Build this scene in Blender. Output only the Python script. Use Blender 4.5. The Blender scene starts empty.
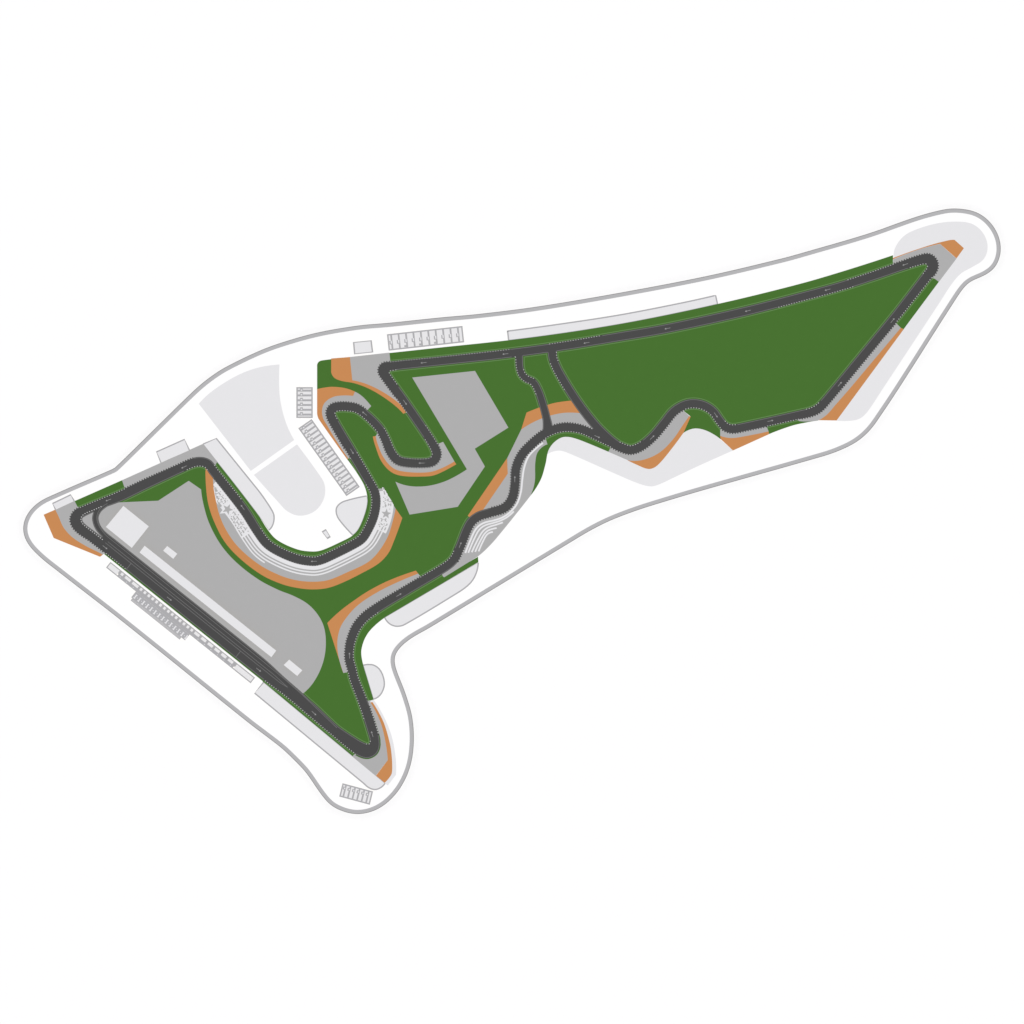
# A motor-racing circuit surveyed in plan and seen from straight above at noon.
# Plan units: 1 unit = 2 m, x to the east, y to the south.
import bpy, bmesh, math, random
from mathutils import Vector
from mathutils.geometry import tessellate_polygon, delaunay_2d_cdt

random.seed(4)
S = 2.0
sc = bpy.context.scene
C = sc.collection

def W(p, z=0.0):
    return ((p[0] - 512) * S, (512 - p[1]) * S, z)

def sheet(x0, y0, size, pts):            # survey sheet -> plan units
    k = size / 1024.0
    return [(x0 + p[0] * k, y0 + p[1] * k) + tuple(p[2:]) for p in pts]
def sA(*p): return sheet(280, 310, 200, p)
def sB(*p): return sheet(440, 310, 200, p)
def sC(*p): return sheet(620, 260, 200, p)
def sD(*p): return sheet(810, 190, 200, p)
def sE(*p): return sheet(180, 420, 200, p)
def sF(*p): return sheet(700, 350, 200, p)
def s1(*p): return sheet(0, 420, 200, p)
def s2(*p): return sheet(100, 520, 200, p)
def s3(*p): return sheet(230, 640, 200, p)
def s5(*p): return sheet(370, 440, 200, p)
def s7(*p): return sheet(180, 340, 160, p)

# ------------------------------------------------------------------ materials
def srgb(r, g, b):
    f = lambda c: (c / 255 / 12.92) if c / 255 <= 0.04045 else ((c / 255 + 0.055) / 1.055) ** 2.4
    return [f(r), f(g), f(b)]
ALB = 0.80                                # white ground albedo; everything else in proportion
def material(name, rgb, var=0.012, scale=0.05, rough=0.95):
    m = bpy.data.materials.new(name); m.use_nodes = True
    nt = m.node_tree; b = nt.nodes['Principled BSDF']
    b.inputs['Roughness'].default_value = rough
    b.inputs['Specular IOR Level'].default_value = 0.0
    c = [x * ALB for x in srgb(*rgb)]
    tc = nt.nodes.new('ShaderNodeTexCoord'); n = nt.nodes.new('ShaderNodeTexNoise')
    n.inputs['Scale'].default_value = scale; n.inputs['Detail'].default_value = 4
    mx = nt.nodes.new('ShaderNodeMix'); mx.data_type = 'RGBA'
    mx.inputs[6].default_value = [x * (1 - var) for x in c] + [1]
    mx.inputs[7].default_value = [x * (1 + var) for x in c] + [1]
    nt.links.new(tc.outputs['Object'], n.inputs['Vector'])
    nt.links.new(n.outputs['Fac'], mx.inputs[0])
    nt.links.new(mx.outputs[2], b.inputs['Base Color'])
    return m
M = dict(
    ground=material('white_ground', (255, 255, 255), 0.0),
    grass=material('mown_grass', (73, 114, 50), 0.02),
    tarmac=material('grey_tarmac', (175, 175, 175)),
    gravel=material('orange_gravel', (201, 139, 87)),
    pale=material('pale_paving', (230, 230, 232), 0.006),
    asphalt=material('dark_asphalt', (76, 76, 76)),
    ring=material('grey_road', (182, 182, 184)),
    kerb=material('kerb_white', (200, 200, 200)),
    worn=material('worn_grass', (104, 137, 88), 0.02),
    kerb_dark=material('kerb_dark_grey', (130, 130, 130)),
    kerb_grey=material('kerb_grey', (180, 180, 180)),
    line=material('edge_line_grey', (116, 116, 116)),
    arrow=material('arrow_paint', (156, 156, 156)),
    wall=material('grey_concrete', (174, 174, 177)),
    edge=material('dark_edge_concrete', (138, 138, 140)),
    roof=material('pale_roof', (230, 230, 232), 0.006),
    glass=material('dark_glass', (70, 80, 90), rough=0.2),
    door=material('grey_door', (150, 150, 155)),
)

# ------------------------------------------------------------------ curves
def smooth(pts, closed=False, step=1.0):
    """Curve through pts; a point with a third element 1 stays a sharp corner."""
    n = len(pts); P = [Vector(p[:2]) for p in pts]; sharp = [len(p) > 2 and p[2] == 1 for p in pts]
    out = []
    segs = n if closed else n - 1
    def tan(i):
        if sharp[i]: return None
        if not closed and (i == 0 or i == n - 1): return None
        d = P[(i + 1) % n] - P[i - 1]
        return d.normalized() if d.length > 1e-6 else None
    for i in range(segs):
        a, b = P[i], P[(i + 1) % n]; L = (b - a).length
        if L < 1e-6: continue
        ta, tb = tan(i), tan((i + 1) % n); d = (b - a) / L
        if ta is None and tb is None: k = 1
        else: k = max(2, min(60, int(L / step) + 1))
        if ta is None: ta = d if tb is None else (2 * d.dot(tb) * d - tb)
        if tb is None: tb = d if ta is d else (2 * d.dot(ta) * d - ta)
        for j in range(k):
            t = j / k; t2 = t * t; t3 = t2 * t
            p = (2*t3-3*t2+1)*a + (t3-2*t2+t)*L*ta + (-2*t3+3*t2)*b + (t3-t2)*L*tb
            out.append((p.x, p.y, i + t))
    if not closed: out.append((P[-1].x, P[-1].y, n - 1))
    return out

def normals(pts, closed):
    n = len(pts); N = []
    for i in range(n):
        a = pts[i - 1] if (closed or i > 0) else pts[i]
        b = pts[(i + 1) % n] if (closed or i < n - 1) else pts[i]
        dx, dy = b[0] - a[0], b[1] - a[1]; l = math.hypot(dx, dy) or 1
        N.append((-dy / l, dx / l))       # to the right of travel in plan (y runs south)
    return N

def strip_tris(L, R, closed):
    """triangles between two edge polylines"""
    n = len(L); V = list(L) + list(R); T = []
    for i in range(n if closed else n - 1):
        j = (i + 1) % n
        T += [(i, j, n + j), (i, n + j, n + i)]
    return V, T

def union(parts):
    """union of triangle soups in the plane -> verts, tris"""
    V = []; F = []
    for v, t in parts:
        o = len(V); V += [Vector(p[:2]) for p in v]
        for a, b, c in t:
            A, B, D = Vector(v[a][:2]), Vector(v[b][:2]), Vector(v[c][:2])
            ar = (B - A).cross(D - A)
            if abs(ar) < 1e-5: continue
            F.append((o+a, o+b, o+c) if ar > 0 else (o+a, o+c, o+b))
    vo, eo, fo, _, _, of = delaunay_2d_cdt(V, [], F, 0, 1e-4)
    return [(v.x, v.y) for v in vo], [tuple(f) for f, o in zip(fo, of) if len(o)]

def boundary_loops(V, T):
    cnt = {}
    for t in T:
        for k in range(3):
            e = (t[k], t[(k+1) % 3]); cnt[e] = cnt.get(e, 0) + 1
    nxt = {}
    for a, b in cnt:
        if (b, a) not in cnt: nxt.setdefault(a, []).append(b)
    loops = []
    while nxt:
        s = next(iter(nxt)); loop = [s]; cur = s
        while True:
            l = nxt.get(cur)
            if not l: break
            b = l.pop()
            if not l: del nxt[cur]
            if b == s: break
            loop.append(b); cur = b
        if len(loop) > 8: loops.append([V[i] for i in loop])
    return loops

# ------------------------------------------------------------------ objects
def link(name, verts, faces, mat, parent=None, flip=True):
    me = bpy.data.meshes.new(name); me.from_pydata(verts, [], faces); me.update()
    bm = bmesh.new(); bm.from_mesh(me); bmesh.ops.recalc_face_normals(bm, faces=bm.faces)
    if flip and bm.faces:                 # flat sheets: faces look up
        for f in bm.faces:
            if f.normal.z < -0.5 and flip == 'sheet': f.normal_flip()
    bm.to_mesh(me); bm.free()
    o = bpy.data.objects.new(name, me); C.objects.link(o); me.materials.append(mat)
    if parent: o.parent = parent
    return o

def flat(name, V, T, mat, z, kind='structure', parent=None):
    o = link(name, [W(v, z) for v in V], T, mat, parent, 'sheet')
    if kind and not parent: o['kind'] = kind
    return o

def tess(pts):
    return [tuple(t) for t in tessellate_polygon([[Vector((p[0], p[1], 0)) for p in pts]])]

def area(name, pts, mat, z, closed_smooth=False, **k):
    q = [p[:2] for p in smooth(pts, True, 1.5)] if closed_smooth else [p[:2] for p in pts]
    return flat(name, q, tess(q), mat, z, **k)

def ribbon_edges(path, width, closed=False, off=0.0):
    N = normals(path, closed)
    w = width if callable(width) else (lambda i: width)
    L = [(p[0] + n[0]*(off - w(i)/2), p[1] + n[1]*(off - w(i)/2)) for i, (p, n) in enumerate(zip(path, N))]
    R = [(p[0] + n[0]*(off + w(i)/2), p[1] + n[1]*(off + w(i)/2)) for i, (p, n) in enumerate(zip(path, N))]
    return L, R

def ribbon(path, width, closed=False, off=0.0):
    L, R = ribbon_edges(path, width, closed, off)
    return strip_tris(L, R, closed)

class MB:
    """collects prisms, one mesh"""
    def __init__(s): s.v = []; s.f = []
    def prism(s, pts, z0, z1):
        pts = [p[:2] for p in pts]
        ar = sum(pts[i-1][0]*pts[i][1] - pts[i][0]*pts[i-1][1] for i in range(len(pts)))
        if ar > 0: pts = pts[::-1]        # counter-clockwise once y is turned north
        n = len(pts); o = len(s.v)
        s.v += [W(p, z0) for p in pts] + [W(p, z1) for p in pts]
        for i in range(n):
            j = (i + 1) % n; s.f.append((o+i, o+j, o+n+j, o+n+i))
        for t in tess(pts):
            s.f.append(tuple(o+n+i for i in t)); s.f.append(tuple(o+i for i in t))
        return s
    def strip(s, path, width, z0, z1, closed=False, off=0.0):
        L, R = ribbon_edges(path, width, closed, off); n = len(L); o = len(s.v)
        s.v += [W(p, z0) for p in L] + [W(p, z0) for p in R] + [W(p, z1) for p in L] + [W(p, z1) for p in R]
        for i in range(n if closed else n - 1):
            j = (i + 1) % n
            for a, b in ((0, 1), (1, 3), (3, 2), (2, 0)):
                s.f.append((o+a*n+i, o+a*n+j, o+b*n+j, o+b*n+i))
        if not closed:
            for i in (0, n - 1): s.f.append((o+i, o+n+i, o+3*n+i, o+2*n+i))
        return s
    def build(s, name, mat, parent=None): return link(name, s.v, s.f, mat, parent)

def thing(name, label, cat, at, group=None):
    o = bpy.data.objects.new(name, None); C.objects.link(o)
    o['label'] = label; o['category'] = cat
    if group: o['group'] = group
    o.empty_display_size = 2
    o.location = W(at, 0)
    return o
def part(mb, name, mat, root):
    o = mb.build(name, mat)
    off = Vector(root.location)
    if root.parent: off += Vector(root.parent.location)
    for v in o.data.vertices: v.co -= off
    o.parent = root
    return o
def sub(mb, name, mat, parent_part, root):
    o = mb.build(name, mat); off = Vector(root.location)
    for v in o.data.vertices: v.co -= off
    o.parent = parent_part
    return o

# heights of the ground sheets
Z = dict(plain=-4.9, plateau=0.0, paved=0.06, grass=0.12, tarmac=0.18, gravel=0.26, paint=0.21, pit=0.36, spur=0.39, track=0.42, line=0.47, mark=0.51)

# ================================================================== GROUND AND PERIMETER
far = 12000.0
g = link('ground', [(-far, -far, Z['plain']), (far, -far, Z['plain']), (far, far, Z['plain']), (-far, far, Z['plain'])], [(0, 1, 2, 3)], M['ground'], None, 'sheet')
g['kind'] = 'structure'

PERIM = [(200,388.0),(188.4,398.8),(165,421.7),(125,461.0),(116.3,469.3,1),(112,471.6),(46.9,500.1),(37.1,506.6),(29.3,515.7),(25.6,528.4),(29.3,541.3),(41,554.8),(60,570.2),
 (123,619.2),(249,720.4),(269.5,736.0),(282.2,745.9),(291.2,754.1),(306,769.4),(314.5,781),(323.4,793.6),(332.8,803.6),(345.2,809.6),(357,811.7),(370.6,809.5),(384.3,802.1),(398,787.3),(407.7,767),
 (411.5,743.5),(410.1,718.1),(403.6,694.7),(394.8,671.3),(392.7,659.8),(396.0,649.8),(407.5,638.4),(430,625),(570,540.1),(590,528.3),(610,518.4),(635,508.8),(660,500.8),(700,488.9),
 (812,457.2),(834.8,450.0),(854.3,440.6),(868,429.0),(880,412.8),(900,382.6),(956,295),(964.3,284.3),(970.2,279.6),(979.9,275),(989.7,269.1),(995.9,260.6),(998.4,248.6),(995.5,234.9),
 (986.8,222.2),(974.1,213.9),(956.5,210.8),(942.8,212),(917.4,218.7),(868.6,235.7),(810,252.9),(782.1,260.6),(707.9,278),(620,294.9),(537.7,308.7),(480,316),(440,319.7),
 (390,324.9),(358.1,327.8),(317.1,334.9),(280,345.4),(256.6,354.4),(225.3,369.8),(211,379.2)]
per = [p[:2] for p in smooth(PERIM, True, 2.0)]
def evened(pts, fixed, rounds=14):        # evens out the curvature without shrinking the loop
    keep = [math.dist(p, fixed) < 7 for p in pts]; n = len(pts)
    for r in range(rounds):
        for f in (0.5, -0.52):
            pts = [p if keep[i] else (p[0] + f*((pts[i-1][0]+pts[(i+1) % n][0])/2 - p[0]), p[1] + f*((pts[i-1][1]+pts[(i+1) % n][1])/2 - p[1])) for i, p in enumerate(pts)]
    return pts
per = [(p[0], p[1]) for p in per]
dense = []
for a_, b_ in zip(per, per[1:] + per[:1]):
    k_ = max(1, round(math.dist(a_, b_) / 2.0))
    dense += [(a_[0] + (b_[0]-a_[0])*j_/k_, a_[1] + (b_[1]-a_[1])*j_/k_) for j_ in range(k_)]
per = evened(dense, (116.3, 469.3), 160)
ar = sum(per[i-1][0]*per[i][1] - per[i][0]*per[i-1][1] for i in range(len(per)))
OUT = -1 if ar > 0 else 1                 # side of the path that is outside
v, t = union([ribbon(per, 4.0, True, 0.0)])
flat('perimeter_road', v, t, M['ring'], 0.08)
# plateau the circuit lies on
inner = [p[:2] for p in per]
flat('plateau', inner, tess(inner), M['ground'], Z['plateau'])
# bank added outside the road; its slope stands in for a soft shadow
N = normals(per, True); rows = []
prof = [(2.0, 0.04), (2.3, 0.03), (3.2, -0.72), (4.3, -1.42), (5.4, -2.28), (6.6, -3.08), (8.0, -3.80), (9.6, -4.36), (11.4, -4.72), (13.4, -4.88), (15.0, -4.95)]
vv = []; ff = []; n = len(per)
def bank_pt(i, d):
    return (per[i][0] + OUT*N[i][0]*d, per[i][1] + OUT*N[i][1]*d)
for d, z in prof:
    ring = [bank_pt(i, d) for i in range(n)]
    for _ in range(int(d * 1.2)):         # relax the ring where the road bends inwards
        ring = [((ring[i-1][0]+2*ring[i][0]+ring[(i+1) % n][0])/4, (ring[i-1][1]+2*ring[i][1]+ring[(i+1) % n][1])/4) for i in range(n)]
    vv += [W(p, z) for p in ring]
for r in range(len(prof) - 1):
    for i in range(n):
        j = (i + 1) % n; ff.append((r*n+i, r*n+j, (r+1)*n+j, (r+1)*n+i))
bank = link('shade_bank', vv, ff, M['ground'], None, 'sheet'); bank['kind'] = 'structure'
for p in bank.data.polygons: p.use_smooth = True
# low wall along the outer edge of the road
w = thing('boundary_wall', 'low dark grey wall running all round the outer edge of the perimeter road', 'wall', (512, 512))
part(MB().strip(per, 0.62, 0.0, 0.9, True, OUT * 1.85), 'wall_panel', M['edge'], w)

# ================================================================== CIRCUIT CENTRELINE (x, y, width)
CL = [(120.25,558.2,10.3),(266.75,675.6,10.3),(288.9,691.2,12),(310.1,708.6,12.6),(335.3,730.9,10.6),(354.2,745.0,13.0),(362,749.6,14),(367.5,750.9,14.2),(372.4,748.6,12.4),(374.8,742,9.2),
 (372.7,732.3,9.3),(363,702,9.2),(354.2,679,8.8),(352.0,669.3,8.6),(349.5,660,8.6),(349.2,652,8.6),(351.2,640,8.8),(357.8,625.2,9),(370,612.9,9),(409,588.7,8.8),(445.2,567.0,8.6),(454,559.3,8.6),(459.5,547.8,8.6),
 (469.6,524.2,8.6),(477.8,516.6,8.6),(489.1,512.8,8.6),(504.8,507.6,8.6),(512.2,498.2,8.6),(515.0,484,8.4),(515.9,469.0,8.4),(521.5,455.4,8.6),(531.1,444.7,8.6),(543.5,434.6,8.6),(555.2,429.2,8.6),(567,427.3,8.8),
 (581.6,429.5,8.4),(596.3,435.8,8.4),(611.9,442.8,9),(621.6,447.5,9),(630.9,449.9,8.6),(641.5,446.0,8.6),(653.2,436.3,8.6),(663.9,423.6,8.6),(673.7,411.6,8.6),(684.5,405.1,8.6),(694.2,403.6,8.8),(704,405.6,8.6),(712.8,411.2,8.4),
 (719.6,420.4,8.4),(724.9,426.4,8.4),(732.3,428.9,8.4),(745,426.8,8.2),(802,414.3,8.4),(812.2,411.7,8.6),(818.7,408.2,8.6),(824.7,402.3,8.4),(865.9,352.5,8.6),(895.9,316,8.8),(911.6,296.0,9),(926.6,276.6,9.6),(932.2,269.0,10.4),(932.3,263.2,11),(928.6,259.4,11),(922.8,259.3,9.6),
 (903.8,265.2,9),(872,276.2,8.6),(840.5,286.3,8.4),(810,294.7,8.4),(745,311.4,8.6),(666.9,328.5,8.6),(620,336.6,8.6),(557.2,346.9,8.4),(504.5,354.0,8.4),(440,361,8.4),(397,365.4,8.8),(389.4,366.5,9.2),(384.7,367.8,10.5),(383.3,371.0,10.5),(386.2,376.8,9.5),
 (405,402.8,8.8),(428.4,437,8.6),(434.9,448.3,8.8),(436.5,455,9),(433.0,461,9),(424.5,463,8.6),(405,462.2,8.6),(396.6,459.2,8.8),(390.2,450.6,8.8),(385.5,439.2,8.4),(379.6,428.6,8.2),(366,414.8,8.2),(357.1,408.6,8.6),(348.4,406.7,8.8),(338.6,406.6,8.8),(332.6,408.6,9),(330.6,413.8,9),
 (334.7,423.3,9),(352.6,453.4,9),(369.3,481.7,8.8),(374.5,491.6,8.6),(376.0,502.6,8.6),(373.3,517.3,8.8),(366.6,532.0,8.8),(361.4,539.2,8.8),(351.9,545.2,8.8),(330.4,555.9,8.8),(320.6,560,8.8),(312.8,561.3,8.8),(297.2,558.9,8.8),
 (279.6,551.8,8.8),(267.0,543.7,8.8),(258.0,532.1,8.8),(243.5,509.4,9),(213.3,471.0,9),(207.3,463.6,9),(198.6,461.7,9),(189.8,464.0,8.8),(180,468.4,8.8),(147,483.4,9.6),(120,496.2,10),(100,504.0,9.2),(84,510.9,9.8),(78.4,514.2,10.8),
 (76.0,519.6,12),(79.2,526.6,11.4),(92.6,536.8,10.4),(108.2,548.8,10.3)]
def widths(pts, pathw):
    n = len(pts)
    def w(i):
        t = pathw[i][2]; a = int(t) % n; f = t - int(t); b = (a + 1) % n
        return pts[a][2] * (1 - f) + pts[b][2] * f
    return w
cl_pts = [p[:2] for p in CL]
cl = smooth(cl_pts, True, 1.2)
cw0 = widths(CL, cl)
cw = lambda i: cw0(i) + 0.6
trk = ribbon(cl, cw, True)
PIT = [(112,500.2,7),(104,504.6,7),(98.6,509.6,6.6),(95.7,515.5,6.4),(95.6,520.8,6.4),(98.1,527.6,6.3),(103,533.6,6.1),(111.9,541.5,7.3),(260.7,660.4,7.2),(282.8,680.3,6.8),(300.9,696.1,6.8),(336.6,728.9,5)]
pl = smooth([p[:2] for p in PIT], False, 1.2); pit = ribbon(pl, widths(PIT, pl))
SP1 = [(518.6,352.5,8.2),(519.2,358,7.8),(519.6,366,7.6),(521.8,374,7.6),(526.5,378.8,7.4),(532.2,381.4,7.4),(536.1,386,7.6),(541.0,398.2,8),(546.7,419.2,8.4),(547.9,431,11)]
sp1 = smooth([p[:2] for p in SP1], False, 1.0); spur1 = ribbon(sp1, widths(SP1, sp1))
SP2 = [(552.2,347.5,10.6),(552.2,352,9.4),(553.2,359.2,9),(558.9,372.3,9),(576.1,400.2,9),(593.9,423.6,9),(608,437.6,8.6),(619,446,8.4)]
sp2 = smooth([p[:2] for p in SP2], False, 1.0); spur2 = ribbon(sp2, widths(SP2, sp2))

v, t = union([trk]); track = flat('race_track', v, t, M['asphalt'], Z['track'])
v, t = union([pit]); pit_o = flat('pit_lane', v, t, M['asphalt'], Z['pit'])
v, t = union([spur1]); flat('link_road', v, t, M['asphalt'], Z['spur'])
v, t = union([spur2]); flat('link_road', v, t, M['asphalt'], Z['spur'] - 0.015)

# ---- grey edge lines and white kerb teeth along the real edge of the asphalt
UV, UT = union([trk, pit, spur1, spur2])
loops = boundary_loops(UV, UT)
def resample(loop, step):
    L = [0]; n = len(loop)
    for i in range(n):
        a, b = loop[i], loop[(i+1) % n]; L.append(L[-1] + math.hypot(b[0]-a[0], b[1]-a[1]))
    tot = L[-1]; m = max(8, int(tot / step)); out = []; k = 0
    for j in range(m):
        d = tot * j / m
        while L[k+1] < d: k += 1
        f = (d - L[k]) / max(1e-9, L[k+1] - L[k]); a, b = loop[k], loop[(k+1) % n]
        out.append((a[0] + (b[0]-a[0])*f, a[1] + (b[1]-a[1])*f))
    return out
def resample_open(pts, step):
    out = [pts[0][:2]]; acc = 0.0
    for a, b in zip(pts, pts[1:]):
        L = math.hypot(b[0]-a[0], b[1]-a[1]); d = step - acc
        while d <= L:
            out.append((a[0]+(b[0]-a[0])*d/L, a[1]+(b[1]-a[1])*d/L)); d += step
        acc = L - (d - step)
    return out
KERBS = [  # (from, to) measured along the edge, the shorter way round
 ((193,458.6),(78,508)),((78,508),(125,569)),((184,470.4),(207,470)),
 ((215,465),(243,500)),((263,527),(312,557)),((312,557),(369,500)),((369,500),(365,485)),((350,459),(327,427)),
 ((214,479),(262,544)),((262,544),(330,561)),((330,561),(379,490)),((379,490),(358,452)),
 ((327,427),(330,402)),((330,402),(366,408)),((337,421),(338,411)),((338,411),(376,434)),((376,434),(384,448)),((383,429),(392,445)),((392,445),(410,458)),((410,458),(431,449)),((431,449),(424,438)),
 ((384,448),(405,467)),((405,467),(440,455)),((440,455),(426,425)),((389,372),(399,386)),((378,370),(407,412)),((378,370),(391,361)),((391,361),(510,349)),((389,372),(396,370)),
 ((549,343),(602,335)),((847,278),(925,252)),((925,252),(938,268)),((938,268),(902,317)),((902,317),(830,404)),((778,307),(853,286)),((908,268),(926,263)),((926,263),(922,273)),
 ((806,409),(821,401)),((830,404),(815,416)),((815,416),(735,433)),((725,421),(737,424)),((735,433),(717,424)),((684,410),(717,424)),((684,410),(657,440)),((657,440),(629,454)),((629,454),(610,446)),((620,441),(642,440)),
 ((610,446),(570,432)),((570,432),(547,438)),((552,426),(570,423)),((570,423),(598,433)),((512,358),(517,375)),((517,375),(536,394)),((524,369),(536,379)),((549,362),(564,390)),((556.5,352),(558,362)),
 ((543,430),(515,456)),((515,456),(511,480)),((511,480),(490,508)),((547,438),(520,468)),((520,468),(518,490)),((518,490),(490,517)),((490,517),(474,527)),((474,527),(458,562)),((456,549),(440,564)),((440,564),(380,599)),((380,599),(347,640)),((347,640),(348,673)),
 ((348,673),(366,718)),((358,640),(357,675)),((357,675),(365,700)),((358,640),(377,611)),((370,704),(378,735)),((366,744),(371,740)),((264,680),(356,754)),
]
rl = [resample(l, 0.44) for l in loops]
flag = [[False]*len(l) for l in rl]
def near(p, only=None):
    best = (1e9, 0, 0)
    for a, l in enumerate(rl):
        if only is not None and a != only: continue
        for i, q in enumerate(l):
            d = (q[0]-p[0])**2 + (q[1]-p[1])**2
            if d < best[0]: best = (d, a, i)
    return best
for a, b in KERBS:
    d, k, i = near(a); _, _, j = near(b, k); m = len(rl[k])
    if near(b)[1] != k and near(b)[0] + 4 < near(b, k)[0]:
        print('kerb ends on two edges', a, b)
    if (j - i) % m > (i - j) % m: i, j = j, i
    for q in range((j - i) % m + 1): flag[k][(i + q) % m] = True
# pit lane lines
def straight(p, q, w=0.5): return ribbon([p, q], w)
def Lp(x, off): return (x + 0.6254*off, 554.2 + 0.8015*(x - 105.9) - 0.7803*off)
pit_lines = union([ribbon([Lp(100, 8.6), Lp(275, 8.6), (287.6, 687.3)], 0.5), ribbon([Lp(101, 11.0), Lp(268, 11.0), (287.6, 687.3)], 0.5)])
flat('lane_line', *pit_lines, M['line'], Z['line'], parent=track)
flat('lane_line', *union([ribbon([Lp(98, 14.7), Lp(252, 14.7), (284.5, 679.2), (303, 695.4), (337, 728)], 0.5), ribbon(smooth([(107.5,503.6),(100.6,508.4),(97.1,515),(97.2,521),(100.4,528.4),Lp(98, 14.7)], False), 0.5)]), M['line'], Z['line'], parent=pit_o)
flat('start_line', *union([straight(Lp(125.7, 0.6), Lp(125.7, 8.6), 0.55)]), M['line'], Z['mark'], parent=track)
flat('timing_line', *union([straight(Lp(235.2, 0.6), Lp(235.2, 8.6), 0.55)]), M['line'], Z['mark'], parent=track)

# direction arrows
ARROWS = [(184,467),(108.4,500),(105,547.3),(169.3,598.7),(258.6,669.8),(314,713.2),(372.2,734.1),(349.5,655.6),(398.9,595),(460.2,545),(514.8,479.1),(597.2,436.6),(652.2,437.5),(715.9,415),(770.4,420.9),(839.8,384.2),(892.6,320.5),
 (905.3,264.4),(827.6,289.7),(747.9,310.8),(667.5,328.4),(586.5,342.8),(505.4,353.9),(423.6,362.7),(405,402.4),(421.6,463.1),(364.6,413.6),(352,451.4),(313.8,561.3),(242.6,507.4)]
CN = normals(cl, True)
for a in ARROWS:
    i = min(range(len(cl)), key=lambda k: (cl[k][0]-a[0])**2 + (cl[k][1]-a[1])**2)
    dx, dy = CN[i][1], -CN[i][0]; nx, ny = CN[i]
    cx, cy = a
    p = lambda f, s: (cx + dx*f*.92 + nx*s*.92, cy + dy*f*.92 + ny*s*.92)
    V = [p(-3.2, -.22), p(-3.2, .22), p(1.48, .22), p(1.48, -.22), p(1.5, -1.05), p(1.5, 1.05), p(3.3, 0)]
    flat('direction_arrow', V, [(0, 1, 2), (0, 2, 3), (4, 5, 6)], M['arrow'], Z['mark'], parent=track)

# ================================================================== GRASS
def run(a, b, pts=cl_pts):                # stretch of the centreline from the point nearest a to the one nearest b
    f = lambda p: min(range(len(cl)), key=lambda k: (cl[k][0]-p[0])**2 + (cl[k][1]-p[1])**2)
    i, j = f(a), f(b); n = len(cl)
    fw, bw = (j - i) % n, (i - j) % n
    idx = [(i + k) % n for k in range(fw + 1)] if fw <= bw else [(i - k) % n for k in range(bw + 1)]
    return [cl[k][:2] for k in idx]
def sm(*pts): return [p[:2] for p in smooth(pts, False, 1.5)]
GRS = []
def grass(pts):
    GRS.append(pts); return area('grass', pts, M['grass'], Z['grass'])
ring = [p[:2] for p in cl]
grass(ring)
top_edge = sm((317.1,366.6),(318.3,362.2),(322.5,360.3),(389.4,353,1),(440,347.5),(508.4,340.2),(575,331.2),(640,320.2),(717.7,303.9),(770,291.5),(820,278.2),(893,255.2))
grass(top_edge + [(893,266)] + run((893,268),(383,370)) + run((383,370),(436,455)) + run((436,455),(330,412)) + run((330,412),(353,454)) + [(347.4,459.6),(321,422.3),(317.1,413.5)])
ring_in = sm((347.4,459.6,1),(361.6,480.5),(366.1,491),(367.4,502),(364.8,513.8),(358.7,528.4),(352.3,535.6),(344,540.3),(322.6,549.9),(312.8,551.5),(297.2,549.3),(277.7,540.3),(268.9,531.3),(255.2,510.4),(218.1,463,1))
grass(ring_in + [(217,461.8),(213.8,465.6)] + run((215,470),(312,561)) + run((312,561),(353,454)))
grass(s1((382,415),(625,308),(640,345)) + [(126,492),(80,512)])
grass([Lp(102.6, -1.0), Lp(263, -1.0), (263.3,683), (352.4,757.4), (358,750), (266.5,675.9), (110,551)])
grass(run((372.5,733),(349,655)) + run((349,655),(445,567)) + s5((370,690),(375,700),(553,598),(555,625)) + sm(*[(384.6,617.7),(375.9,624.6),(369,631.8),(364.2,640),(361.4,650),(361.6,657),(363.7,666.2)]) + [(373.6,699.6),(368.7,701.2),(376,735)])
grass(sD((640,455),(660,470),(480,712),(473,716),(436,690),(415,680),(600,440)))
grass(sF((332,385),(440,350),(605,340),(605,360)) + sm(*sF((605,361),(540,372),(470,388),(355,430))) + sF((345,429)))
grass(run((684,405),(722,424)) + [(720.4,430),(720.6,439.3)] + sm(*sC((515,918),(480,893),(440,873),(400,863),(365,866),(325,885))) + sC((360,800),(325,772)))
grass(run((545,434),(609,442)) + sB((872,708),(862,726)) + sm(*sB((862,726),(740,675),(690,657),(655,650),(620,654),(582,680),(555,720),(540,790),(515,870),(462,952))) + sm(*sB((462,952),(485,880),(488,780),(502,725),(548,688))))
hp = [p for p in run((366,718),(350,742))]
vv_ = [i for i in range(len(cl)) if any((cl[i][0]-q[0])**2+(cl[i][1]-q[1])**2 < 1e-6 for q in hp)]
LL, RR = ribbon_edges(cl, lambda i: cw(i) + 1.7, True)
side = RR if math.hypot(RR[vv_[len(vv_)//2]][0]-366, RR[vv_[len(vv_)//2]][1]-740) > math.hypot(LL[vv_[len(vv_)//2]][0]-366, LL[vv_[len(vv_)//2]][1]-740) else LL
hv, ht = union([strip_tris([side[i] for i in vv_], [cl[i][:2] for i in vv_], False)])
flat('grass', hv, ht, M['grass'], Z['gravel'] + 0.03)

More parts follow.
